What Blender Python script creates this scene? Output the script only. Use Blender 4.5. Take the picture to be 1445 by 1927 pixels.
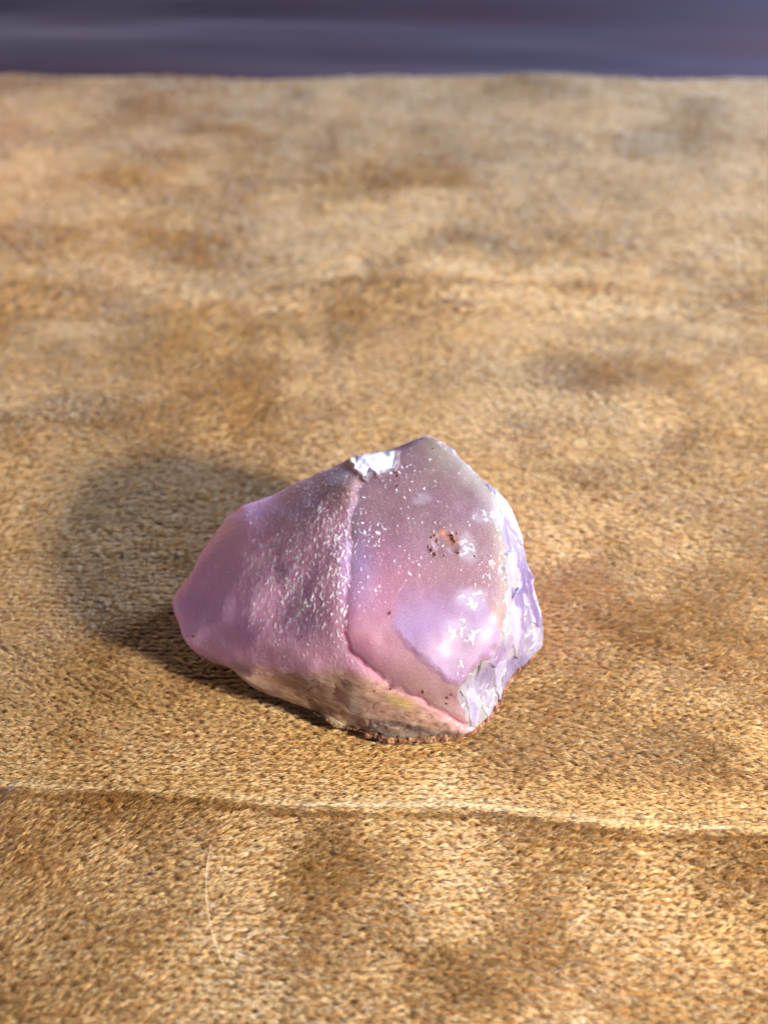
import bpy, math, random
import numpy as np
from mathutils import Vector, Matrix
from mathutils.geometry import delaunay_2d_cdt

for o in list(bpy.data.objects): bpy.data.objects.remove(o)
S = bpy.context.scene
COL = S.collection
S.unit_settings.scale_length = 0.01            # one unit is a centimetre
rng = np.random.default_rng(7)

# ---------------------------------------------------------------- camera
PITCH, DIST = math.radians(40), 17.5
cd = bpy.data.cameras.new('camera'); cam = bpy.data.objects.new('camera', cd); COL.objects.link(cam)
CP = np.array([0, -DIST*math.cos(PITCH), DIST*math.sin(PITCH)])
cam.location = CP; cam.rotation_euler = (math.pi/2-PITCH, 0, 0)
cd.sensor_fit = 'VERTICAL'; cd.sensor_height = 24; cd.lens = 12/math.tan(math.radians(25))
cd.clip_start = 0.5; cd.clip_end = 500
cd.dof.use_dof = True; cd.dof.focus_distance = 13.6; cd.dof.aperture_fstop = cd.lens*1e-3/0.22
cd.dof.aperture_blades = 0
S.camera = cam

# ---------------------------------------------------------------- world and lamps
W = bpy.data.worlds.new('World'); S.world = W; W.use_nodes = True
W.node_tree.nodes['Background'].inputs[0].default_value = (0.62, 0.70, 1.0, 1)
W.node_tree.nodes['Background'].inputs[1].default_value = 0.17

def area(name, loc, tgt, sx, sy, power, col):
    l = bpy.data.lights.new(name, 'AREA'); l.shape = 'RECTANGLE'; l.size = sx; l.size_y = sy
    l.energy = power; l.color = col
    o = bpy.data.objects.new(name, l); COL.objects.link(o); o.location = loc
    o.rotation_euler = (Vector(tgt)-Vector(loc)).to_track_quat('-Z', 'Y').to_euler()
    return o
# (the warm light's spread is narrowed to dim the far cloth)
# low warm light from the front right, cool window light from the back right
area('warm_light', (27, -16.5, 14.2), (-1, -2, 0), 4.2, 4.2, 10800, (1.0, 0.90, 0.66)).data.spread = math.radians(80)
area('window_light', (46, 30, 25), (0, 0, 0), 14, 14, 128000, (0.58, 0.74, 1.0))
area('orange_fill', (-18, 15, 6), (-10, 9, 0), 3, 3, 1200, (1.0, 0.52, 0.13))  # added fill with no known source, warms the far left of the cloth

S.view_settings.view_transform = 'Standard'; S.view_settings.look = 'None'
S.view_settings.exposure = 0; S.view_settings.gamma = 1
S.render.resolution_x = 767; S.render.resolution_y = 1024
S.render.engine = 'CYCLES'

# ---------------------------------------------------------------- helpers
def hash3(ix, iy, iz, seed):
    h = (ix.astype(np.uint32)*np.uint32(374761393) + iy.astype(np.uint32)*np.uint32(668265263)
         + iz.astype(np.uint32)*np.uint32(2147483647) + np.uint32((seed*2654435761) & 0xffffffff))
    h = (h ^ (h >> np.uint32(13)))*np.uint32(1274126177)
    h = (h ^ (h >> np.uint32(16)))*np.uint32(2246822519)
    return ((h ^ (h >> np.uint32(15))) & np.uint32(0xffffff)).astype(np.float32)/np.float32(0xffffff)
def noise(p, scale, seed=0):
    """smooth value noise, -1..1; p is (n,3) or (n,2), scale is the feature size"""
    q = p/scale
    if q.shape[1] == 2: q = np.c_[q, np.full(len(q), .37+seed)]
    q = q + 1000.0
    f = np.floor(q); t = q-f; t = t*t*t*(t*(t*6-15)+10); i = f.astype(np.int64)
    r = 0
    for a in (0, 1):
        for b in (0, 1):
            for c in (0, 1):
                w = (t[:, 0] if a else 1-t[:, 0])*(t[:, 1] if b else 1-t[:, 1])*(t[:, 2] if c else 1-t[:, 2])
                r = r + w*hash3(i[:, 0]+a, i[:, 1]+b, i[:, 2]+c, seed)
    return r*2-1
def fbm(p, scale, octs=3, seed=0, gain=.5):
    r = 0; a = 1.0; n = 0
    for k in range(octs):
        r = r + a*noise(p, scale/2**k, seed+17*k); n += a; a *= gain
    return r/n
def sm(a, b, x):
    t = np.clip((x-a)/(b-a), 0, 1); return t*t*(3-2*t)

def mesh_obj(name, V, faces_list, mat=None, parent=None, smooth=True):
    """faces_list: list of int arrays (n,3) or (n,4)"""
    me = bpy.data.meshes.new(name)
    me.vertices.add(len(V)); me.vertices.foreach_set('co', np.ascontiguousarray(V, np.float32).ravel())
    idx = np.concatenate([f.ravel() for f in faces_list]).astype(np.int32)
    tot = np.concatenate([np.full(len(f), f.shape[1]) for f in faces_list]).astype(np.int32)
    start = np.r_[0, np.cumsum(tot)[:-1]].astype(np.int32)
    me.loops.add(len(idx)); me.loops.foreach_set('vertex_index', idx)
    me.polygons.add(len(tot)); me.polygons.foreach_set('loop_start', start)
    me.update(calc_edges=True)
    if smooth: me.polygons.foreach_set('use_smooth', np.ones(len(tot), bool))
    if mat: me.materials.append(mat)
    o = bpy.data.objects.new(name, me); COL.objects.link(o)
    if parent: o.parent = parent
    return o
def attr(o, name, data, typ='FLOAT'):
    a = o.data.attributes.new(name, typ, 'POINT')
    if typ == 'FLOAT': a.data.foreach_set('value', np.ascontiguousarray(data, np.float32))
    else:
        a.data.foreach_set('color', np.c_[data, np.ones(len(data))].astype(np.float32).ravel())

class NT:
    def __init__(s, name):
        s.m = bpy.data.materials.new(name); s.m.use_nodes = True
        s.t = s.m.node_tree; s.b = s.t.nodes['Principled BSDF']; s.out = s.t.nodes['Material Output']
    def n(s, kind, **kw):
        x = s.t.nodes.new('ShaderNode'+kind)
        for k, v in kw.items():
            if k.startswith('i_'):
                key = k[2:]; key = int(key) if key.isdigit() else key.replace('_', ' ')
                x.inputs[key].default_value = v
            else: setattr(x, k, v)
        return x
    def l(s, a, b): s.t.links.new(a, b)
    def math(s, op, a, b=None, clamp=False):
        x = s.n('Math', operation=op, use_clamp=clamp)
        for i, v in enumerate((a, b)):
            if v is None: continue
            if hasattr(v, 'links'): s.l(v, x.inputs[i])
            else: x.inputs[i].default_value = v
        return x.outputs[0]
    def mix(s, fac, a, b, blend='MIX'):
        x = s.n('Mix', data_type='RGBA', blend_type=blend)
        for i, v in ((0, fac), (6, a), (7, b)):
            if hasattr(v, 'links'): s.l(v, x.inputs[i])
            else: x.inputs[i].default_value = v
        return x.outputs[2]
    def ramp(s, v, stops):
        x = s.n('ValToRGB'); e = x.color_ramp.elements
        while len(e) < len(stops): e.new(.5)
        for k, (p, c) in enumerate(stops):
            e[k].position = p; e[k].color = (*c, 1) if len(c) == 3 else c
        s.l(v, x.inputs[0]); return x.outputs[0]
    def set(s, key, v):
        if hasattr(v, 'links'): s.l(v, s.b.inputs[key])
        else: s.b.inputs[key].default_value = v

# ---------------------------------------------------------------- golden velvet cloth
def crease_near(x): return -5.66 - 0.082*x + 0.06*np.sin(x*0.55+0.6) + .05*np.sin(x*1.7)
def crease_far(x): return 7.35 - 0.03*x + 0.16*np.sin(x*0.33+1.0)
def rear_edge(x): return 21.0 + .12*np.sin(x*.42+.5) + .09*np.sin(x*1.05+2)
def ridge(d, wb, wf):                        # d > 0 is behind the crest
    return np.where(d > 0, np.exp(-(d/wb)**2), np.exp(-np.abs(d/wf)))
def cloth_h(x, y):
    p = np.c_[x, y]
    near_rock = np.exp(-(((x+.3)/4.2)**2 + ((y+3)/3.0)**2)**2)
    h = .13*noise(p, 4.0, 3)*(1-near_rock) + .05*noise(p, 1.6, 4)*(1-near_rock)
    h = h + .115*ridge(y-crease_near(x), .12, .9)
    h = h - .07*np.exp(-((y-crease_near(x)-.45)/.35)**2)
    amp = .75+.25*np.sin(x*.5)
    h = h + .06*amp*ridge(y-crease_far(x), .35, 1.6)
    h = h - .05*amp*np.exp(-((y-crease_far(x)+.45)/.4)**2)
    h = h + .10*ridge(-(y-(3.15+.22*x+.02*x*x)), .4, 1.2)*sm(-1, -5, x)
    # slants of the cloth: a broad soft fold at the right
    h = h + .07*np.exp(-((y+2.9+.55*(x-4))/.16)**2)*sm(2.9, 3.4, x)*sm(5.4, 4.6, x)
    # the rear edge bends down
    e = y-(rear_edge(x)-.8)
    h = h - np.where(e > 0, (np.clip(e, 0, 2)/.9)**2*.8, 0)
    return h

nx, ny = 420, 480
xs = np.linspace(-24, 24, nx); tt = np.linspace(0, 1, ny)
XX = np.repeat(xs[None], ny, 0)
YY = -17 + tt[:, None]*(rear_edge(XX)+17)
hh = cloth_h(XX.ravel(), YY.ravel()) - .02
V = np.c_[XX.ravel(), YY.ravel(), hh]
i0 = (np.arange(ny-1)[:, None]*nx+np.arange(nx-1)[None]).ravel()
F = np.c_[i0, i0+1, i0+nx+1, i0+nx]

mc = NT('velvet_backing')
tc = mc.n('TexCoord').outputs['Object']
nz = mc.n('TexNoise', i_Scale=9.0, i_Detail=5.0); mc.l(tc, nz.inputs['Vector'])
mc.set('Base Color', mc.ramp(nz.outputs[0], [(.3, (.10, .043, .010)), (.7, (.26, .125, .035))]))
mc.set('Roughness', .9); mc.set('Sheen Weight', .4); mc.set('Sheen Tint', (1, .85, .6, 1))
bp = mc.n('Bump', i_Strength=.6, i_Distance=.04); mc.l(nz.outputs[0], bp.inputs['Height']); mc.l(bp.outputs[0], mc.b.inputs['Normal'])

cloth = bpy.data.objects.new('velvet_cloth', None); COL.objects.link(cloth)
cloth['label'] = 'golden brown velvet cloth with two creases, spread flat under the pink stone'
cloth['category'] = 'cloth'
backing = mesh_obj('backing', V, [F], mc.m, cloth)
so = backing.modifiers.new('thickness', 'SOLIDIFY'); so.thickness = .12; so.offset = -1

# pile: short fibres in knitted tufts that lie over in brushed patches
mp = NT('velvet_pile')
sh = mp.n('Attribute', attribute_name='shade').outputs['Fac']
tipn = mp.n('Attribute', attribute_name='tip').outputs['Fac']
c1 = mp.ramp(sh, [(0, (.34, .195, .055)), (.5, (.80, .60, .31)), (1, (.97, .90, .70))])
c2 = mp.mix(tipn, (.42, .20, .05, 1), (1, 1, 1, 1))  # roots darker: shade deep in the pile put into fibre colour
mp.set('Base Color', mp.mix(1.0, c1, c2, 'MULTIPLY'))
mp.set('Roughness', .34); mp.set('Specular IOR Level', .8)
mp.set('Specular Tint', (1, .93, .80, 1))
mp.set('Sheen Weight', .8); mp.set('Sheen Roughness', .4); mp.set('Sheen Tint', (1, .92, .78, 1))
tr = mp.n('BsdfTranslucent', i_Color=(.80, .46, .14, 1)); mxs = mp.n('MixShader', i_0=.30)
mp.l(mp.b.outputs[0], mxs.inputs[1]); mp.l(tr.outputs[0], mxs.inputs[2]); mp.l(mxs.outputs[0], mp.out.inputs[0])

ROCK_FOOT = np.array([(-1.5, -3.2), (-.9, -3.9), (-.2, -4.3), (.45, -4.4), (1.25, -4.25), (1.85, -3.4), (2.0, -2.6), (1.2, -1.6), (-.5, -1.5), (-1.6, -2.2)])
ROCK_FOOT = (ROCK_FOOT-ROCK_FOOT.mean(0))*.93+ROCK_FOOT.mean(0)
def in_poly(x, y, poly):
    r = np.zeros(len(x), bool); n = len(poly)
    for i in range(n):
        x0, y0 = poly[i]; x1, y1 = poly[(i+1) % n]
        c = ((y0 > y) != (y1 > y)) & (x < (x1-x0)*(y-y0)/(y1-y0+1e-12)+x0)
        r ^= c
    return r
def fibre_band(y0, y1, sp, nf, length, width, seed):
    r = np.random.default_rng(seed)
    half = 5.6+(y1+8.2)*.27
    gx, gy = np.meshgrid(np.arange(-half, half, sp), np.arange(y0, y1, sp))
    odd = (np.arange(gx.shape[0]) % 2)[:, None]*sp*.5
    gx = (gx+odd*0).ravel(); gy = gy.ravel()
    ok = np.abs(gx) < 5.4+(gy+8.2)*.27
    gx, gy = gx[ok], gy[ok]
    # the knitting wanders a little
    g = np.c_[gx, gy]
    gx = gx + sp*.9*noise(g, 2.6, 31) + r.normal(0, sp*.11, len(gx))
    gy = gy + sp*.9*noise(g, 2.2, 32) + r.normal(0, sp*.11, len(gx))
    ok = (gy < rear_edge(gx)-.05) & ~in_poly(gx, gy, ROCK_FOOT)
    gx, gy = gx[ok], gy[ok]
    t = np.repeat(np.arange(len(gx)), nf); n = len(t)
    g = np.c_[gx, gy]
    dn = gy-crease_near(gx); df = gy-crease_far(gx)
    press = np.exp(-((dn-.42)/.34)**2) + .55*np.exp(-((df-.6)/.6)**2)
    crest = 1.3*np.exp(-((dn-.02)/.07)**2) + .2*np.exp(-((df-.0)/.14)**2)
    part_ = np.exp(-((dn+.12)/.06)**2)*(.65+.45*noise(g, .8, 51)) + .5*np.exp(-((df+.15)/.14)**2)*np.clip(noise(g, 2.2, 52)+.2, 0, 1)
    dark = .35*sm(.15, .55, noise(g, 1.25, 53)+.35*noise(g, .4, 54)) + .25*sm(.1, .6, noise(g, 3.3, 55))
    for bx, by, ba, bb in ((-.62, -6.45, .42, .75), (4.6, -1.7, .8, .5), (-2.9, -1.1, .5, .35), (1.1, -7.7, .9, .45), (3.3, 3.9, .9, .7), (-5.2, 2.6, 1.2, .5), (-7.5, 9.5, 2, 1.0), (-.9, 12.8, 1.5, 1.2), (5.4, 15.2, 2.6, .9), (1.4, 9.3, 1.0, .9)):
        dd = np.hypot((gx-bx)/ba, (gy-by)/bb)+.45*noise(g, .6, 56)
        dark = dark+.8*sm(1.35, .55, dd)
    # nap direction: brushed patches
    ang = -.10 - .045*np.clip(gx, -5, 6) + .38*noise(g, 3.1, 41) + .28*noise(g, 1.3, 42) + .10*noise(g, .45, 43) + r.normal(0, .14, len(gx))
    ang = ang + .25*np.exp(-((gy+6.6)/1.0)**2)*sm(0, -4, gx)
    lean = .24 + .42*noise(g, 2.2, 44) + .32*noise(g, .8, 45) + .10*noise(g, .35, 46) + r.normal(0, .10, len(gx))
    lean = np.clip((lean+.30*dark)*(1-.7*np.clip(press+crest, 0, 1)) + .5*part_, .04, 1.05)
    ang = ang*(1-.6*np.clip(press+crest, 0, 1))
    tshade = .5 + .20*noise(g, 2.5, 47) + .20*noise(g, .9, 48) + r.normal(0, .10, len(gx)) + .10*press + .22*crest - .40*part_ - .22*dark  # bright crest, dark parting and dark nap: light and shade put into colour
    a = ang[t] + r.normal(0, .12, n); le = np.clip(lean[t] + r.normal(0, .10, n), .02, 1.2)
    L = length*(.65+.7*r.random(n)); Wd = width*(.6+.8*r.random(n))
    d = np.c_[np.cos(a), np.sin(a)]
    e1 = r.normal(0, sp*.30, n); e2 = r.normal(0, sp*.17, n)
    px = gx[t] + d[:, 0]*e1 - d[:, 1]*e2; py = gy[t] + d[:, 1]*e1 + d[:, 0]*e2
    pz = cloth_h(px, py)
    base = np.c_[px, py, pz-.02]
    m1 = base + np.c_[d*(L*.45*np.cos(le))[:, None], L*(.25+.45*np.sin(le))]
    tip = base + np.c_[d*(L*np.cos(le*.8))[:, None], L*(.22+.75*np.sin(le))]
    sd = np.c_[-d[:, 1], d[:, 0], r.normal(0, .30, n)]; sd /= np.linalg.norm(sd, axis=1)[:, None]
    sd *= Wd[:, None]*.5
    V = np.stack([base-sd, base+sd, m1-sd, m1+sd, tip], 1).reshape(-1, 3)
    b = np.arange(n)*5
    shade = np.clip(tshade[t] + r.normal(0, .10, n), 0, 1)
    return V, np.c_[b, b+1, b+3, b+2], np.c_[b+2, b+3, b+4], np.repeat(shade, 5), np.tile([0, 0, .75, .75, 1.], n)
VV, QQ, TT, SS, PP = [], [], [], [], []; off = 0
for args in ((-9.6, -1.0, .082, 20, .094, .0105, 1), (-1.0, 6.0, .100, 16, .130, .016, 2), (6.0, 22.2, .15, 11, .20, .030, 3)):
    v, q, t3, s_, p_ = fibre_band(*args)
    VV.append(v); QQ.append(q+off); TT.append(t3+off); SS.append(s_); PP.append(p_); off += len(v)
pile = mesh_obj('pile', np.concatenate(VV), [np.concatenate(QQ), np.concatenate(TT)], mp.m, cloth, smooth=True)
attr(pile, 'shade', np.concatenate(SS)); attr(pile, 'tip', np.concatenate(PP))
pile['kind'] = 'stuff'
print('fibres', off//5)

# ---------------------------------------------------------------- dark purple blanket behind and below the cloth
mb = NT('purple_fabric')
tc = mb.n('TexCoord').outputs['Object']
mpn = mb.n('Mapping'); mpn.inputs['Scale'].default_value = (.05, .22, .2); mb.l(tc, mpn.inputs[0])
nz = mb.n('TexNoise', i_Scale=1.0, i_Detail=4.0); mb.l(mpn.outputs[0], nz.inputs['Vector'])
mb.set('Base Color', mb.ramp(nz.outputs[0], [(.35, (.032, .008, .013)), (.62, (.024, .015, .026))]))
mb.set('Roughness', .55); mb.set('Sheen Weight', .14); mb.set('Sheen Roughness', .35); mb.set('Sheen Tint', (.8, .66, .9, 1))
nx, ny = 220, 260
gx, gy = np.meshgrid(np.linspace(-70, 70, nx), np.linspace(-25, 75, ny)); gx = gx.ravel(); gy = gy.ravel()
p = np.c_[gx*.30, gy + .06*gx]
bz = -2.6 + sm(19, 24, gy)*(.50*noise(p, 4.4, 61) + .16*noise(p, 1.9, 62)) + sm(40, 75, gy)*9
i0 = (np.arange(ny-1)[:, None]*nx+np.arange(nx-1)[None]).ravel()
blanket = mesh_obj('purple_blanket', np.c_[gx, gy, bz], [np.c_[i0, i0+1, i0+nx+1, i0+nx]], mb.m)
blanket['label'] = 'dark purple blue fabric with soft folds, blurred behind the golden cloth'
blanket['category'] = 'blanket'
blanket.modifiers.new('thickness', 'SOLIDIFY').thickness = .4

# ---------------------------------------------------------------- the stone
def FRAME():
    return (np.array([1., 0, 0]), np.array([0, math.sin(PITCH), math.cos(PITCH)]), np.array([0, math.cos(PITCH), -math.sin(PITCH)]))
FR, FU, FF = FRAME(); FOC = 963.5/math.tan(math.radians(25))
def at(u, v, z):                                # a sketch point and its height above the cloth -> place
    d = FF*FOC + FR*(u-722.5) - FU*(v-963.5)
    return CP + d*((z-CP[2])/d[2])
def sketch(P):                                  # place -> sketch coordinates, used for laying out marks on the stone
    q = P-CP; w = q@FF
    return 722.5+FOC*(q@FR)/w, 963.5-FOC*(q@FU)/w

OUT = [  # silhouette, clockwise from the apex
 (797, 807, 2.30), (815, 811, 2.28), (842, 829, 2.22), (880, 864, 2.10), (912, 896, 1.98), (940, 920, 1.88), (962, 942, 1.78), (985, 1006, 1.50), (998, 1056, 1.26),
 (1010, 1105, 1.02), (1024, 1150, .82), (1029, 1180, .62), (1022, 1212, .48), (995, 1246, .38), (972, 1268, .30), (952, 1305, .22), (938, 1332, .18), (912, 1364, .12),
 (890, 1384, .06), (835, 1394, .03), (780, 1398, .02), (730, 1399, .02), (692, 1386, .05), (662, 1370, .10), (622, 1362, .14), (604, 1346, .20), (580, 1331, .26),
 (540, 1314, .34), (490, 1296, .40), (455, 1280, .46), (430, 1252, .52), (400, 1230, .56), (365, 1216, .60), (340, 1200, .66), (332, 1172, .74), (325, 1150, .80), (318, 1127, .88),
 (330, 1104, .95), (352, 1080, 1.04), (370, 1046, 1.18), (395, 998, 1.34), (420, 963, 1.46), (456, 937, 1.58), (500, 924, 1.70), (543, 900, 1.86), (600, 873, 2.05), (660, 848, 2.22), (715, 838, 2.28), (757, 821, 2.30)]
INN = dict(  # inner points
 c0=(678, 880, 2.30), c1=(672, 930, 2.28), c2=(660, 1000, 2.18), c3=(655, 1060, 2.05), c4=(650, 1130, 1.86), c5=(652, 1200, 1.62),
 c6=(700, 1255, 1.30), c7=(790, 1312, .86), c8=(888, 1368, .30),
 e0=(830, 850, 2.24), e1=(880, 895, 2.14), e2=(925, 940, 2.02), e3=(942, 1000, 1.86), e4=(950, 1080, 1.60), e5=(948, 1150, 1.38), e6=(920, 1225, 1.08), e7=(868, 1288, .80), e8=(880, 1330, .52),
 s0=(738, 1160, 1.64), s1=(790, 1240, 1.25), s2=(845, 1280, .94),
 l0=(560, 980, 1.98), l1=(470, 1010, 1.66), l2=(400, 1080, 1.30), l3=(560, 1100, 1.76), l4=(450, 1140, 1.36), l5=(370, 1140, 1.06), l6=(590, 1200, 1.50), l7=(480, 1200, 1.16), l8=(640, 920, 2.24),
 d0=(375, 1190, .84), d1=(430, 1222, .80), d2=(500, 1250, .78), d3=(600, 1285, .80), d4=(680, 1320, .70), d5=(760, 1352, .48), d6=(830, 1375, .25),
 m0=(760, 900, 2.25), m1=(780, 980, 2.12), m2=(830, 1050, 1.88), m3=(860, 1150, 1.52), m4=(740, 1060, 1.98), m5=(880, 990, 2.00),
 r0=(975, 1080, 1.32), r1=(985, 1150, 1.02), r2=(960, 1220, .78), r3=(930, 1280, .52), r4=(960, 1000, 1.66), g1=(560, 1300, .50), g2=(650, 1345, .34), g3=(730, 1375, .22), g4=(480, 1272, .58))
CHAINS = [('c0', 'c1', 'c2', 'c3', 'c4', 'c5', 'c6', 'c7', 'c8'), ('e0', 'e1', 'e2', 'e3', 'e4', 'e5', 'e6', 'e7', 'e8'), ('d0', 'd1', 'd2', 'd3', 'd4', 'd5', 'd6'), ('s0', 's1', 's2')]
names = list(INN); sk = [p for p in OUT]+[INN[k] for k in names]; nO = len(OUT)
edges = [(i, (i+1) % nO) for i in range(nO)]
for ch in CHAINS:
    for a, b in zip(ch, ch[1:]): edges.append((nO+names.index(a), nO+names.index(b)))
r_ = delaunay_2d_cdt([Vector((p[0], -p[1])) for p in sk], edges, [], 1, 1e-4)
assert len(r_[0]) == len(sk), 'cdt added points'
tri = []
orig = [o[0] for o in r_[3]]
for f in r_[2]: tri.append([orig[k] for k in f])
P3 = [at(*p) for p in sk]
# hidden side
cx, cy = 0.05, -2.95
ring1, ring2 = [], []
def back_w(k):                                   # 1 on the far side of the stone, 0 along the near bottom
    v = OUT[k][1]; u = OUT[k][0]
    return float(np.clip((1190-v)/90, 0, 1))
bp_ = []
for k in range(nO):
    q = P3[k]; w = back_w(k); z = q[2]
    out = np.array([q[0]-cx, q[1]-cy]); out /= np.linalg.norm(out)+1e-9
    ub = np.array([0.0, 1.0])
    # far side: goes down and away, near side: tucks under
    far1 = np.array([q[0]*.99, q[1]+.42*(z*.5), z*.52]); far2 = np.array([q[0]*.93, q[1]+.30*z, .10])
    nr1 = np.array([q[0]-out[0]*.18, q[1]-out[1]*.05, z*.45]); nr2 = np.array([q[0]-out[0]*.45, q[1]-out[1]*.40+.05, min(z*.2, .05)])
    ring1.append(far1*w+nr1*(1-w)); ring2.append(far2*w+nr2*(1-w))
b1 = len(P3); P3 += ring1; b2 = len(P3); P3 += ring2
for k in range(nO):                              # keep the left overhang: underside drawn inwards
    q = P3[b2+k]
    if q[0] < -1.6: q[0] = -1.6+(q[0]+1.6)*.55
cen = len(P3); P3.append(np.array([cx, -2.9, .03]))
for k in range(nO):
    j = (k+1) % nO
    tri += [[k, b1+k, j], [j, b1+k, b1+j], [b1+k, b2+k, b1+j], [b1+j, b2+k, b2+j], [b2+k, cen, b2+j]]
Vr = np.array(P3); Tr = np.array(tri)
# orient outward: make the winding consistent with the visible side facing the camera
def orient(V, T, nvis):
    n = np.cross(V[T[:, 1]]-V[T[:, 0]], V[T[:, 2]]-V[T[:, 0]]); c = V[T].mean(1)
    flip = np.zeros(len(T), bool)
    flip[:nvis] = ((CP-c[:nvis])*n[:nvis]).sum(1) < 0
    inner = np.array([0, -3.1, .7])
    flip[nvis:] = ((c[nvis:]-inner)*n[nvis:]).sum(1) < 0
    T = T.copy(); T[flip] = T[flip][:, ::-1]; return T
nvis = len(r_[2]); Tr = orient(Vr, Tr, nvis)

def subdivide(V, T):
    e = np.sort(np.concatenate([T[:, [0, 1]], T[:, [1, 2]], T[:, [2, 0]]]), 1)
    key = e[:, 0].astype(np.int64)*len(V)+e[:, 1]
    uk, inv = np.unique(key, return_inverse=True)
    a, b = uk//len(V), uk % len(V)
    M = (V[a]+V[b])/2; inv = inv.reshape(3, -1)+len(V)
    n = np.concatenate([V, M]); ab, bc, ca = inv
    return n, np.concatenate([np.c_[T[:, 0], ab, ca], np.c_[T[:, 1], bc, ab], np.c_[T[:, 2], ca, bc], np.c_[ab, bc, ca]])
def smooth_(V, T, it, lam):
    e = np.sort(np.concatenate([T[:, [0, 1]], T[:, [1, 2]], T[:, [2, 0]]]), 1)
    key = np.unique(e[:, 0].astype(np.int64)*len(V)+e[:, 1]); a, b = key//len(V), key % len(V)
    deg = np.bincount(a, minlength=len(V))+np.bincount(b, minlength=len(V))
    for k in range(it):
        s = np.stack([np.bincount(a, V[b, c], len(V))+np.bincount(b, V[a, c], len(V)) for c in range(3)], 1)
        V = V+lam*(s/deg[:, None]-V)
    return V
def vnormals(V, T):
    n = np.cross(V[T[:, 1]]-V[T[:, 0]], V[T[:, 2]]-V[T[:, 0]])
    N = np.stack([sum(np.bincount(T[:, k], n[:, c], len(V)) for k in range(3)) for c in range(3)], 1)
    return N/(np.linalg.norm(N, axis=1)[:, None]+1e-12)
for k in range(2): Vr, Tr = subdivide(Vr, Tr)
Vr = smooth_(Vr, Tr, 3, .5)
Vr, Tr = subdivide(Vr, Tr); Vr = smooth_(Vr, Tr, 3, .5)
N = vnormals(Vr, Tr)
Vr = Vr+N*(.020*fbm(Vr, .6, 3, 71))[:, None]
Vr, Tr = subdivide(Vr, Tr); Vr = smooth_(Vr, Tr, 2, .5)
Vr, Tr = subdivide(Vr, Tr); Vr = smooth_(Vr, Tr, 1, .5)
N = vnormals(Vr, Tr)
# one more split only where the triangles are large
Vr, Tr = subdivide(Vr, Tr); Vr = smooth_(Vr, Tr, 1, .5); N = vnormals(Vr, Tr)
print('stone tris', len(Tr))

U_, V_ = sketch(Vr)
wob = 5*noise(Vr, .35, 81)+4*noise(Vr, .12, 82)+1.2*noise(Vr, .05, 85); wob2 = 5*noise(Vr, .3, 83)+4*noise(Vr, .11, 84)+1.2*noise(Vr, .05, 86)
uw, vw = U_+wob, V_+wob2
front = sm(.02, .15, ((CP-Vr)*N).sum(1)/np.linalg.norm(CP-Vr, axis=1))
def blob(cu, cv, ru, rv, rot=0, soft=.35, w=True):
    a, b = (uw, vw) if w else (U_, V_)
    c, s = math.cos(math.radians(rot)), math.sin(math.radians(rot))
    x = ((a-cu)*c+(b-cv)*s)/ru; y = (-(a-cu)*s+(b-cv)*c)/rv
    return sm(1+soft, 1-soft, np.sqrt(x*x+y*y))*front
def sdist(poly, w=True, closed=True):           # signed distance in sketch units, > 0 inside
    a, b = (uw, vw) if w else (U_, V_)
    d = np.full(len(a), 1e9); n = len(poly)
    for i in range(n if closed else n-1):
        x0, y0 = poly[i]; x1, y1 = poly[(i+1) % n]
        ex, ey = x1-x0, y1-y0; t = np.clip(((a-x0)*ex+(b-y0)*ey)/(ex*ex+ey*ey), 0, 1)
        d = np.minimum(d, np.hypot(a-x0-t*ex, b-y0-t*ey))
    return np.where(in_poly(a, b, poly), d, -d) if closed else d
def line3(keys_z):                              # distance in space to a polyline of sketch points
    pts = [at(*k) for k in keys_z]; d = np.full(len(Vr), 1e9)
    for p0, p1 in zip(pts, pts[1:]):
        e = p1-p0; t = np.clip(((Vr-p0)@e)/(e@e), 0, 1); d = np.minimum(d, np.linalg.norm(Vr-p0-t[:, None]*e, axis=1))
    return d

# regions of the stone
RIGHT = sdist([(800, 800), (835, 835), (868, 868), (905, 905), (926, 930), (938, 960), (945, 1000), (949, 1060), (953, 1110), (950, 1160), (935, 1200), (905, 1250), (870, 1282), (862, 1300), (866, 1330), (880, 1366), (900, 1380), (1060, 1380), (1060, 900), (900, 800)])
right = sm(-3, 4, RIGHT)*front
PLATE = sdist([(690, 790), (682, 880), (672, 930), (664, 1000), (659, 1060), (651, 1130), (649, 1195), (664, 1225), (700, 1258), (745, 1290), (792, 1314), (840, 1345), (895, 1373), (1100, 1373), (1100, 790)])
plate = sm(-4, 5, PLATE)*front
SCAR = sdist([(742, 1122), (738, 1180), (768, 1214), (795, 1240), (812, 1262), (838, 1278), (862, 1288), (884, 1262), (915, 1232), (935, 1190), (915, 1130), (850, 1095), (785, 1092)])
scar = sm(-2, 3, SCAR)*front
left = (1-plate)*(1-right)*front
bandlow = sm(0, 44, (vw - np.interp(uw, [318, 350, 420, 500, 580, 640, 700, 790, 895], [1175, 1208, 1230, 1240, 1246, 1242, 1258, 1302, 1364])))*front*(1-right)
under = 1-front

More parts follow.
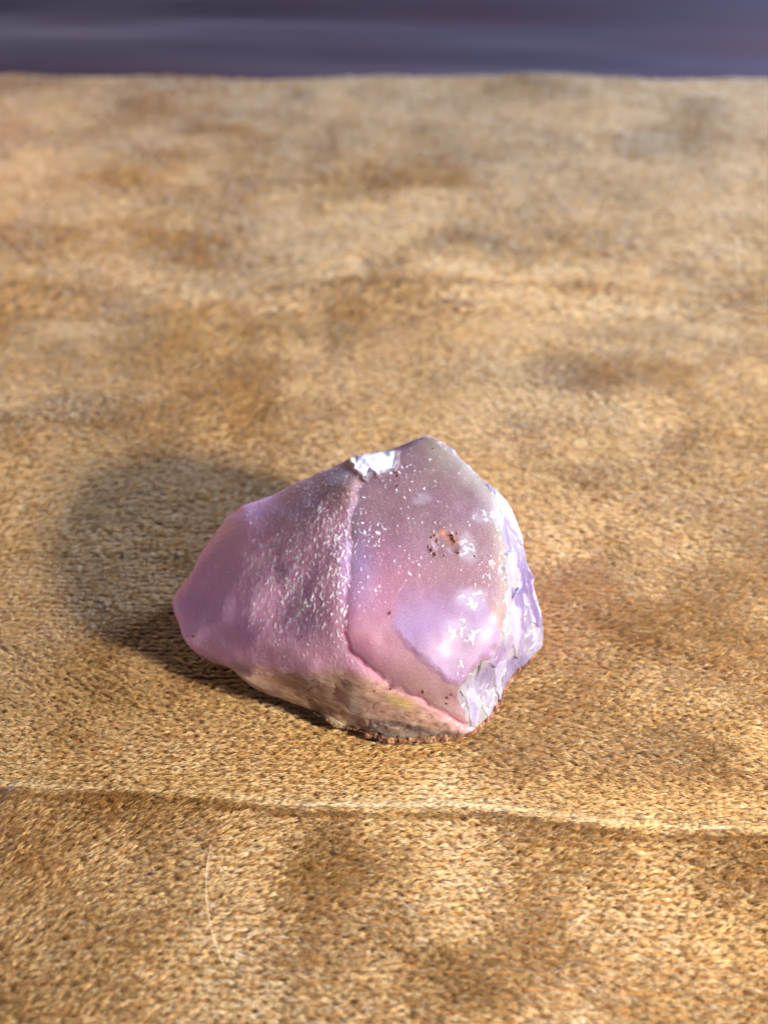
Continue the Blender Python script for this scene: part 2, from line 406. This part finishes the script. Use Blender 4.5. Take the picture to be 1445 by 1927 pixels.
# relief
disp = np.zeros(len(Vr))
disp += (.010+.018*sm(1120, 1200, V_))*sm(-5, 6, PLATE)*front*sm(860, 930, V_)*(1-right)
disp += .018*sm(-6, 8, SCAR)*front*sm(1150, 1230, V_)*(1-right)
gr = noise(Vr, .045, 91); gr2 = noise(Vr, .025, 92)
grain_zone = np.clip(left*sm(.9, .2, bandlow)*(.30+.95*np.exp(-(((U_-590)/130)**2+((V_-1060)/140)**2))) + plate*(1-right)*(1-scar)*sm(1200, 1080, V_)*.22, 0, 1)*(1-under)
disp += grain_zone*(.0030*np.clip(gr, 0, 1)+.0022*gr2)
disp += .008*fbm(Vr, .30, 2, 93)
# flakes on the right face run down along it
ax = at(985, 1150, 1.02)-at(945, 960, 1.95); ax /= np.linalg.norm(ax)
along = Vr@ax; perp = Vr-along[:, None]*ax
fl = perp + ax*(along*.13)[:, None]
f1 = fbm(fl, .26, 2, 101); step = np.floor(f1*4.5)/4.5+ .15*(f1*4.5-np.floor(f1*4.5))/4.5
f2 = noise(fl, .075, 103)
flake = right
ri = np.where(right > .01)[0]; sr = np.random.default_rng(11)
metric = lambda p: (p-(p@ax)[:, None]*ax*.62)
seeds = Vr[sr.choice(ri, 70)]; q_ = metric(Vr[ri]+.03*np.stack([noise(Vr[ri], .12, 105+k) for k in range(3)], 1)); sq = metric(seeds)
best = np.full(len(ri), 1e9); sec = np.full(len(ri), 1e9); cell = np.zeros(len(ri), int)
for k in range(len(sq)):
    d_ = ((q_-sq[k])**2).sum(1); nb = d_ < best
    sec = np.where(nb, best, np.minimum(sec, d_)); best = np.where(nb, d_, best); cell = np.where(nb, k, cell)
slope = sr.normal(0, .10, (70, 3)); lvl = sr.normal(0, .008, 70); tone = sr.random(70)
chipd = lvl[cell]+(slope[cell]*(Vr[ri]-seeds[cell])).sum(1)
tonev = np.zeros(len(Vr)); tonev[ri] = tone[cell]
edgev = np.zeros(len(Vr)); edgev[ri] = sm(.035, .0, np.sqrt(sec)-np.sqrt(best))
disp[ri] += flake[ri]*(chipd+.03*step[ri]+.006*f2[ri])
# lower band: lumpy ledges
disp += bandlow*(.020*fbm(Vr*np.array([1, 1, 2.2]), .3, 4, 105) - .007*sm(.08, .0, np.abs(fbm(Vr*np.array([.35, .35, 1.]), .13, 3, 151))))
disp += sm(1340, 1370, V_)*bandlow*.016*noise(Vr, .07, 106)
disp += under*.03*fbm(Vr, .25, 4, 107)
# whitish chips and pits
CHIP = sdist([(662, 852), (690, 846), (715, 848), (748, 852), (745, 880), (715, 892), (700, 882), (688, 902), (672, 885), (662, 872)])
chip = sm(-2, 3, CHIP)*front
disp += chip*(-.020+.010*noise(Vr, .10, 108)) + .02*np.exp(-(CHIP/4)**2)*front
RUSTP = blob(836, 1020, 26, 16, 10)
disp -= .020*RUSTP

# colours of the stone
def C(*c): return np.array(c, float)
col = np.tile(C(.45, .265, .385), (len(Vr), 1))              # mauve pink
def paint(m, c, k=1.0):
    global col
    m = np.clip(m*k, 0, 1)[:, None]; col = col*(1-m)+C(*c)*m
m1 = .5+.5*fbm(Vr, .5, 3, 111); m2 = .5+.5*fbm(Vr, .16, 3, 112)
paint(left*m1, (.42, .20, .27), .5)
paint(left*sm(560, 400, U_), (.53, .29, .42), .8)  # left tip lightened in colour to offset weak ambient light
paint(left*sm(975, 890, V_-.25*(U_-560)), (.34, .22, .17), .75)     # brownish rear edge
paint(plate, (.42, .225, .28), .9)
paint(plate*sm(1060, 900, V_)*m1, (.40, .245, .22), .8)
paint(plate*blob(705, 1160, 95, 130, 15, .7), (.62, .30, .48), .95)
paint(blob(672, 1075, 30, 70, 8, .7), (.55, .40, .70), .85)
paint(blob(668, 1000, 14, 70, 4, .7), (.56, .46, .62), .6)
paint(plate*sm(1245, 1310, V_-.45*(U_-760)+14*noise(Vr, .25, 123)), (.46, .29, .28), .6)
paint(sm(930, 800, V_-.35*(U_-800))*sm(760, 820, U_)*plate, (.52, .46, .33), .85)   # olive apex
OL = np.exp(-((sdist([(815, 830), (868, 872), (912, 920), (934, 960), (942, 1020), (948, 1100), (945, 1160), (925, 1208), (890, 1252), (858, 1280)], closed=False)-2)/15)**2)*front
paint(OL, (.48, .43, .32), .8)
scar = sm(-9, 9, SCAR)*front*sm(1085, 1200, V_+.2*(U_-740)+6*noise(Vr, .2, 122))
paint(scar, (.60, .42, .66), .9)
paint(scar*blob(780, 1160, 55, 55, 0, .7), (.64, .46, .72), .8)
cld = sm(-.15, .35, fbm(Vr, .35, 4, 162))
paint(scar*blob(860, 1190, 62, 34, 12, .8)*cld, (.86, .80, 1.0), .3)
paint(scar*blob(845, 1250, 40, 34, 20, .8)*(.4+.6*cld), (.72, .56, .88), .3)
paint(plate*blob(893, 1132, 34, 26, 15, .7)*cld, (.80, .80, .95), .7)
paint(plate*blob(885, 1035, 22, 34, -8, .8)*cld, (.74, .70, .85), .7)
for (a, b, c, d, r, k) in ((893, 1132, 26, 20, 15, .9), (860, 1182, 34, 18, 20, .7), (905, 1190, 22, 26, 0, .45), (908, 970, 22, 12, 20, .55), (880, 1030, 16, 26, -10, .6), (798, 938, 13, 10, 0, .55), (845, 1010, 14, 12, 0, .4), (930, 1165, 8, 12, 0, .6), (640, 895, 26, 8, -20, .35)):
    paint(blob(a, b, c, d, r, .6)*(.35+.9*m2), (.82, .80, .92), k)
paint(RUSTP*m2, (.60, .40, .33), .8)
paint(bandlow, (.38, .225, .155), .85)
m3 = .5+.5*fbm(Vr, .07, 3, 172)
paint(bandlow*sm(.5, .75, m3), (.58, .42, .32), .6)
paint(bandlow*sm(.45, .3, m3), (.22, .12, .08), .6)
paint(bandlow*sm(.45, .7, m1), (.50, .35, .23), .5)
paint(plate*blob(800, 1300, 100, 26, 32, .6)*m1, (.54, .40, .33), .5)
paint(bandlow*blob(755, 1318, 26, 12, 20, .7), (.46, .36, .08), .7)
paint(bandlow*sm(1262, 1340, V_-.30*(U_-560))*sm(.3, .6, m2), (.28, .14, .075), .85)
paint(bandlow*blob(560, 1300, 90, 15, 24, .6), (.24, .12, .05), .75)
paint(bandlow*blob(668, 1325, 12, 22, 20, .8)*m2, (.72, .62, .52), 1.1)
paint(blob(865, 1358, 36, 13, 18, .5), (.62, .34, .38), .95)
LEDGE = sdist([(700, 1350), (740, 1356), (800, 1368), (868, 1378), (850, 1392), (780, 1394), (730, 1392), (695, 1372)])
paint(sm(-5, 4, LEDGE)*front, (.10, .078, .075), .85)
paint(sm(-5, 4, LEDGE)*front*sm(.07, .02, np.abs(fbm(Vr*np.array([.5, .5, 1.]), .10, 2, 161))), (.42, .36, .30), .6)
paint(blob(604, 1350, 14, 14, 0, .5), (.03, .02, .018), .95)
paint(np.exp(-(sdist([(460, 1276), (490, 1294), (530, 1312), (580, 1332)], closed=False)/6)**2)*front*m2, (.62, .48, .30), .9)
paint(np.exp(-(sdist([(600, 1348), (640, 1364), (680, 1378), (720, 1398)], closed=False)/7)**2)*front*sm(.3, .6, m2), (.56, .42, .26), .9)
# right face
paint(right, (.58, .52, .84), .95)
rs = .5+.5*f1; rs2 = .5+.5*fbm(fl, .17, 2, 121)
paint(right*sm(.52, .75, rs2), (.80, .80, .94), .6)
paint(right*sm(.55, .60, tonev), (.80, .78, .93), .6)
paint(right*sm(.30, .26, tonev), (.42, .30, .62), .6)
paint(right*edgev, (.92, .92, 1.0), .25)
paint(right*sm(.52, .40, rs)*sm(960, 1060, V_), (.40, .28, .60), .55)
paint(right*blob(1000, 1125, 26, 60, -18, .5), (.28, .17, .46), .85)
paint(right*sm(960, 900, U_-.9*(V_-1290)*0)*sm(1270, 1300, V_), (.66, .60, .82), .7)
paint(right*blob(930, 1232, 40, 14, -35, .6), (.52, .28, .62), .6)
for pl, wd in (([(948, 1030), (962, 1058), (976, 1100)], 8), ([(936, 932), (955, 958), (968, 986)], 6), ([(984, 1122), (996, 1160), (1004, 1196)], 4), ([(970, 1150), (972, 1200), (962, 1236)], 6), ([(890, 1300), (905, 1330), (898, 1360)], 9), ([(942, 1090), (948, 1150), (940, 1190)], 5)):
    paint(right*sm(wd+2, wd-2, sdist(pl, closed=False)), (.95, .95, 1.0), .55)  # white streaks: glints along the flakes, put into colour
paint(right*sm(12, 4, RIGHT)*sm(900, 960, V_), (.66, .64, .60), .7)
paint(right*sm(1010, 1026, U_), (.50, .44, .46), .6)
paint(chip, (.80, .77, .86), 1.0)
paint(chip*blob(672, 870, 14, 26, 0, .5), (.66, .56, .58), .7)
# hidden side
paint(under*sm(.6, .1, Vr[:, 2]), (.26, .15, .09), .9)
lay = Vr*np.array([.35, .35, 1.]); cr_ = np.abs(fbm(lay, .13, 3, 151))
paint(bandlow*sm(.07, .015, cr_)*sm(.35, .6, m1), (.18, .09, .05), .5)
paint(bandlow*sm(.55, .75, .5+.5*noise(lay, .06, 152)), (.50, .35, .24), .3)
col = col*(1+(.46-.52*sm(500, 650, U_)*sm(1260, 1180, V_))*left*(1-bandlow))[:, None]  # left face lightened, darker towards the ridge: shading put into colour
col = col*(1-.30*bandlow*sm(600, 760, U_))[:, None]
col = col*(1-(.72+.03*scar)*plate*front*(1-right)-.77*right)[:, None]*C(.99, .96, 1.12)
def hue(m, *c):
    global col
    m = np.clip(m, 0, 1)[:, None]; col = col*(1-m)+col*C(*c)*m
hue(plate*(1-right)*sm(960, 1150, V_)*(1-scar), 1.10, .84, .98)
hue(plate*(1-right)*sm(1150, 960, V_), 1.0, .90, .94)
hue(scar, 1.06, .86, 1.22)
paint(chip, (.62, .60, .70), .9)
# rust specks
rr = np.random.default_rng(5)
speck_at = []
dots = [(812, 1012, 3), (818, 1008, 3), (822, 1018, 2.5), (812, 1036, 3.5), (818, 1044, 3.5), (806, 1030, 2.5), (852, 1014, 4.5), (856, 1020, 4), (850, 1008, 3.5), (858, 1004, 2.5), (862, 1041, 3), (835, 1045, 2.3), (733, 1154, 3.5),
        (687, 900, 3), (748, 896, 3), (746, 890, 2.2), (680, 848, 2.5), (653, 852, 2), (700, 848, 1.8), (672, 858, 2), (892, 1048, 2.4), (364, 1198, 3), (570, 1198, 2.4), (815, 845, 2), (796, 1300, 4), (840, 1310, 4), (848, 1305, 3), (838, 1322, 2.5), (735, 1296, 2.5), (705, 1300, 2.2), (748, 916, 2), (520, 1068, 2)]
for (a, b, r) in dots:
    d = np.hypot((U_-a)*(1+.3*rr.random())+3*gr2, V_-b+3*gr)
    mk = sm(r*1.15, r*.4, d)*front; paint(mk, (.11, .030, .018), .95); disp += .008*mk
    speck_at.append((a, b, r))
dr = blob(842, 1010, 22, 9, 25, .6)*sm(.3, .7, .5+.5*gr); paint(dr, (.34, .10, .06), .8)

Vf = Vr+N*disp[:, None]
floor_z = .015
Vf[:, 2] = np.maximum(Vf[:, 2], floor_z+.0*Vf[:, 2])

# stone material
ms = NT('pink_opal')
ca = ms.n('Attribute', attribute_name='tint'); ga = ms.n('Attribute', attribute_name='grain').outputs['Fac']
wa = ms.n('Attribute', attribute_name='flaky').outputs['Fac']
tc = ms.n('TexCoord').outputs['Object']
nd = ms.n('TexNoise', i_Scale=6.0, i_Detail=3.0); ms.l(tc, nd.inputs['Vector'])
mv = ms.n('Mapping'); mv.inputs['Scale'].default_value = (1, .62, .8); mv.inputs['Rotation'].default_value = (0, 0, .3); ms.l(tc, mv.inputs[0])
vo = ms.n('TexVoronoi', i_Scale=21.0, i_Randomness=1.0); ms.l(mv.outputs[0], vo.inputs['Vector'])
vo2 = ms.n('TexVoronoi', i_Scale=38.0, i_Randomness=1.0); ms.l(tc, vo2.inputs['Vector'])
n1 = ms.n('TexNoise', i_Scale=13.0, i_Detail=6.0, i_Roughness=.7); ms.l(tc, n1.inputs['Vector'])
n2 = ms.n('TexNoise', i_Scale=60.0, i_Detail=4.0, i_Roughness=.7); ms.l(tc, n2.inputs['Vector'])
def sep(c):
    x = ms.n('SeparateColor'); ms.l(c, x.inputs[0]); return x.outputs[0]
def speck(v, r):      # pale dots in some cells: glints of the grains, put into colour
    k = ms.math('MULTIPLY', ms.math('SUBTRACT', r, v.outputs['Distance']), 1/(r*.55), True)
    pick = ms.math('MULTIPLY', ms.math('SUBTRACT', sep(v.outputs['Color']), ms.math('SUBTRACT', 1.02, ms.math('MULTIPLY', ga, .62))), 5.0, True)
    return ms.math('MULTIPLY', k, pick)
sp1 = speck(vo, .30); sp2 = speck(vo2, .34)
spk = ms.math('MAXIMUM', sp1, ms.math('MULTIPLY', sp2, .8))
spk = ms.math('MULTIPLY', spk, ms.math('MULTIPLY', ms.math('SUBTRACT', n1.outputs[0], .36), 5.0, True))
mf = ms.n('Mapping'); mf.inputs['Scale'].default_value = (1.15, .6, .55); ms.l(tc, mf.inputs[0])
nf = ms.n('TexNoise', i_Scale=24.0, i_Detail=1.5, i_Roughness=.5); ms.l(mf.outputs[0], nf.inputs['Vector'])
nm = ms.n('TexNoise', i_Scale=2.2, i_Detail=3.0); ms.l(tc, nm.inputs['Vector'])
thr = ms.math('SUBTRACT', .695, ms.math('ADD', ms.math('MULTIPLY', ga, .165), ms.math('MULTIPLY', ms.math('SUBTRACT', nm.outputs[0], .5), .30)))
flk = ms.math('MULTIPLY', ms.math('SUBTRACT', nf.outputs[0], thr), 7.0, True)
flk = ms.math('MULTIPLY', flk, ms.math('MULTIPLY', ga, 3.0, True))
c0_ = ms.mix(ms.math('MULTIPLY', flk, .60), ca.outputs['Color'], (.74, .70, .84, 1))  # pale flecks: glints off the sugary surface, put into colour
spk = ms.math('MULTIPLY', spk, ms.math('MULTIPLY', ms.math('SUBTRACT', nm.outputs[0], .42), 4.0, True))
c = ms.mix(spk, c0_, (.80, .76, .86, 1))
c = ms.mix(ms.math('MULTIPLY', ms.math('SUBTRACT', n2.outputs[0], .5), .5, True), c, (.9, .85, .9, 1))
ms.set('Base Color', c)
ms.set('Roughness', ms.math('SUBTRACT', ms.math('SUBTRACT', .56, ms.math('MULTIPLY', wa, .26)), ms.math('MULTIPLY', flk, .26)))
ms.set('Specular IOR Level', .32)
ms.set('Subsurface Weight', 1.0); ms.set('Transmission Weight', .22); ms.set('IOR', 1.42); ms.set('Coat Weight', .06); ms.set('Coat Roughness', .30); ms.set('Subsurface Radius', (1.0, .55, .6)); ms.set('Subsurface Scale', .38)
hgt = ms.math('ADD', ms.math('ADD', ms.math('MULTIPLY', spk, .5), ms.math('ADD', ms.math('MULTIPLY', flk, .8), ms.math('MULTIPLY', ms.math('MULTIPLY', nf.outputs[0], ga), 1.6))), ms.math('ADD', ms.math('MULTIPLY', n1.outputs[0], .35), ms.math('MULTIPLY', n2.outputs[0], .22)))
bp = ms.n('Bump', i_Strength=.8, i_Distance=.012); ms.l(hgt, bp.inputs['Height']); ms.l(bp.outputs[0], ms.b.inputs['Normal'])
sg = ms.n('BsdfPrincipled'); sg.inputs['Base Color'].default_value = (.60, .57, .72, 1); sg.inputs['Roughness'].default_value = .28; ms.l(bp.outputs[0], sg.inputs['Normal'])
mxx = ms.n('MixShader'); ms.l(ms.math('MULTIPLY', ms.math('MAXIMUM', flk, ms.math('MULTIPLY', spk, .7)), .75), mxx.inputs[0])
ms.l(ms.b.outputs[0], mxx.inputs[1]); ms.l(sg.outputs[0], mxx.inputs[2]); ms.l(mxx.outputs[0], ms.out.inputs[0])

stone = bpy.data.objects.new('pink_stone', None); COL.objects.link(stone)
stone['label'] = 'rough translucent pink and lavender stone with brown crust, lying on the golden velvet'
stone['category'] = 'stone'
body = mesh_obj('stone_body', Vf, [Tr], ms.m, stone)
mw = ms.m.copy(); mw.name = 'white_mineral'
for k_ in mw.node_tree.nodes:
    if k_.type == 'BSDF_PRINCIPLED': k_.inputs['Subsurface Weight'].default_value = .25; k_.inputs['Subsurface Scale'].default_value = .12
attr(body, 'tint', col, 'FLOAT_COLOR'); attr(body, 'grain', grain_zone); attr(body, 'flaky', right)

# shells: parts that lie on the stone, their edges dive into it
Nf = vnormals(Vf, Tr)
def shell(name, mask, height, mat, tint, extra=None, label=None, grain=None, fl_=None):
    fm = (mask[Tr] > 0).any(1); T = Tr[fm]; used = np.unique(T); mp_ = np.full(len(Vf), -1); mp_[used] = np.arange(len(used))
    off = np.where(mask > 0, height*np.clip(mask, 0, 1)-.004, -.006)
    if extra is not None: off = off+extra*np.clip(mask, 0, 1)
    o = mesh_obj(name, (Vf+Nf*off[:, None])[used], [mp_[T]], mat, stone)
    attr(o, 'tint', tint[used], 'FLOAT_COLOR'); attr(o, 'grain', (grain if grain is not None else np.zeros(len(Vf)))[used]); attr(o, 'flaky', (fl_ if fl_ is not None else np.zeros(len(Vf)))[used])
    if label: o['label'] = label
    return o
shell('fracture_face', right*(right > .02), .010, mw, col, fl_=right, label='pale lavender flaky broken face at the right')
shell('white_patch', chip*(chip > .05), .018, mw, col, extra=.004*noise(Vf, .06, 131), fl_=chip*.3, label='white crystalline patch near the top edge')
for (a, b, c_, d_, r_2) in ((893, 1132, 30, 22, 15), (908, 970, 24, 12, 20), (880, 1030, 17, 28, -10), (866, 1186, 46, 24, 14), (850, 1250, 30, 16, 30)):
    k = blob(a, b, c_, d_, r_2, .4)*sm(.40, .62, .5+.5*fbm(Vf, .12, 4, 171)); k = k*(k > .05)
    tint = col*.55+C(.34, .33, .42)*.45
    shell('white_patch', k, .004, mw, tint, extra=.008*noise(Vf, .05, 132)+.004*noise(Vf, .025, 133))
# brown crust
CR = line3([(600, 1350, .12), (650, 1372, .06), (700, 1392, .03), (740, 1400, .02), (800, 1400, .02), (850, 1395, .03), (895, 1384, .05), (915, 1362, .10), (938, 1334, .15), (955, 1305, .20), (972, 1272, .26), (1000, 1246, .34)])
CR2 = line3([(1024, 1212, .42), (1031, 1195, .50), (1030, 1180, .58)])
thick = .105+.045*noise(Vf, .22, 141)+.02*noise(Vf, .07, 142)+.012*noise(Vf, .035, 147)
dc = np.minimum(CR, CR2+.045)
low = sm(.10, .03, Vf[:, 2])*(Vf[:, 0] > -1.2)*(Vf[:, 1] < -3.2)
cm = np.clip((thick-dc)/.035, 0, 1); cm = np.maximum(cm, low*.8)
ccol = np.tile(C(.19, .072, .040), (len(Vf), 1)); k1 = sm(.35, .6, .5+.5*fbm(Vf, .05, 2, 143))[:, None]; ccol = ccol*(1-k1)+C(.09, .030, .018)*k1
k2 = sm(.62, .8, .5+.5*noise(Vf, .09, 144))[:, None]; ccol = ccol*(1-k2)+C(.26, .15, .09)*k2
k3 = (sm(-.3, -.9, Vf[:, 0])*sm(.4, .6, m2))[:, None]; ccol = ccol*(1-k3)+C(.28, .18, .10)*k3
mk_ = NT('brown_crust')
a_ = mk_.n('Attribute', attribute_name='tint'); tc = mk_.n('TexCoord').outputs['Object']
nz = mk_.n('TexNoise', i_Scale=45.0, i_Detail=5.0, i_Roughness=.7); mk_.l(tc, nz.inputs['Vector'])
mk_.set('Base Color', mk_.mix(1.0, a_.outputs['Color'], mk_.ramp(nz.outputs[0], [(.3, (.45, .4, .4)), (.7, (1, 1, 1))]), 'MULTIPLY'))
mk_.set('Roughness', .85)
bp = mk_.n('Bump', i_Strength=.9, i_Distance=.02); mk_.l(nz.outputs[0], bp.inputs['Height']); mk_.l(bp.outputs[0], mk_.b.inputs['Normal'])
shell('crust', cm*(cm > .01), .030, mk_.m, ccol, extra=.018*fbm(Vf, .10, 3, 145)+.007*noise(Vf, .028, 146), label='crumbly reddish brown crust along the lower edge')
# loose grains stuck in the crust
cand = np.where((cm > .6) & (front > .2))[0]; pick = rr.choice(cand, 700)
ico = [(0, 0, 1), (.89, 0, .45), (.28, .85, .45), (-.72, .53, .45), (-.72, -.53, .45), (.28, -.85, .45), (.72, .53, -.45), (-.28, .85, -.45), (-.89, 0, -.45), (-.28, -.85, -.45), (.72, -.53, -.45), (0, 0, -1)]
icf = [(0, 1, 2), (0, 2, 3), (0, 3, 4), (0, 4, 5), (0, 5, 1), (1, 6, 2), (2, 7, 3), (3, 8, 4), (4, 9, 5), (5, 10, 1), (2, 6, 7), (3, 7, 8), (4, 8, 9), (5, 9, 10), (1, 10, 6), (6, 11, 7), (7, 11, 8), (8, 11, 9), (9, 11, 10), (10, 11, 6)]
ico = np.array(ico); icf = np.array(icf); GV, GF, GC = [], [], []
for k, i in enumerate(pick):
    r = .003+.007*rr.random()**2
    q = ico*(1+rr.normal(0, .34, (12, 1)))*r*(1+rr.normal(0, .2, (1, 3)))
    GV.append(q+Vf[i]+Nf[i]*.014); GF.append(icf+12*k); GC.append(np.tile(C(.30, .13, .07)*(0.4+1.1*rr.random()), (12, 1)))
grn = mesh_obj('crust_grains', np.concatenate(GV), [np.concatenate(GF)], mk_.m, stone, smooth=False); attr(grn, 'tint', np.concatenate(GC), 'FLOAT_COLOR')
grn['kind'] = 'stuff'

# dark rusty specks sitting on the skin of the stone
SV, SF = [], []; fr = np.where(front > .3)[0]
for (a, b, r) in speck_at+[(a+rr.normal(0, 5), b+rr.normal(0, 4), .8+.8*rr.random()) for (a, b, r) in speck_at[:11] for _ in range(4)]:
    i = fr[np.argmin((U_[fr]-a)**2+(V_[fr]-b)**2)]
    q = ico*(1+rr.normal(0, .3, (12, 1)))*np.array([1.2, 1, .7])*r*.0062
    SV.append(q+Vf[i]+Nf[i]*.002); SF.append(icf+12*(len(SF)))
mr = NT('rust'); mr.set('Base Color', (.085, .022, .012, 1)); mr.set('Roughness', .7)
sp_ = mesh_obj('rust_specks', np.concatenate(SV), [np.concatenate(SF)], mr.m, stone); sp_['kind'] = 'stuff'

# ---------------------------------------------------------------- stray hairs on the cloth
def hair(name, pts, rad, colour, label, rough=.4):
    P = np.array([at(u, v, z) for u, v, z in pts]); n = 48
    t = np.linspace(0, len(P)-1, n); out = []
    for s in t:
        i = min(int(s), len(P)-2); f = s-i
        a, b, c, d = P[max(i-1, 0)], P[i], P[i+1], P[min(i+2, len(P)-1)]
        out.append(.5*((2*b)+(-a+c)*f+(2*a-5*b+4*c-d)*f*f+(-a+3*b-3*c+d)*f**3))
    out = np.array(out)
    T = np.gradient(out, axis=0); T /= np.linalg.norm(T, axis=1)[:, None]
    A = np.cross(T, [0, 0, 1.]); A /= np.linalg.norm(A, axis=1)[:, None]; B = np.cross(T, A)
    VV = []
    for k in range(6):
        a = k*math.pi/3; VV.append(out+(A*math.cos(a)+B*math.sin(a))*(rad*np.clip(np.minimum(np.arange(n)+1, n-np.arange(n))/6, .3, 1))[:, None])
    VV = np.stack(VV, 1).reshape(-1, 3); F = []
    for i in range(n-1):
        for k in range(6):
            j = (k+1) % 6; F.append((i*6+k, i*6+j, (i+1)*6+j, (i+1)*6+k))
    m = NT(name+'_fibre'); m.set('Base Color', (*colour, 1)); m.set('Roughness', rough)
    o = mesh_obj(name, VV, [np.array(F)], m.m); o['label'] = label; o['category'] = 'hair'
    return o
hair('pale_hair', [(404, 1560, .10), (393, 1610, .16), (388, 1660, .20), (391, 1710, .20), (401, 1760, .18), (417, 1805, .15), (436, 1838, .09)], .0024, (.62, .48, .33), 'long pale hair curving over the golden cloth in front of the stone')
hair('dark_hair', [(-60, 1502, .10), (-20, 1500, .18), (6, 1493, .22), (24, 1482, .22), (38, 1466, .12)], .0075, (.05, .04, .045), 'short dark hair on the golden cloth left of the near crease')
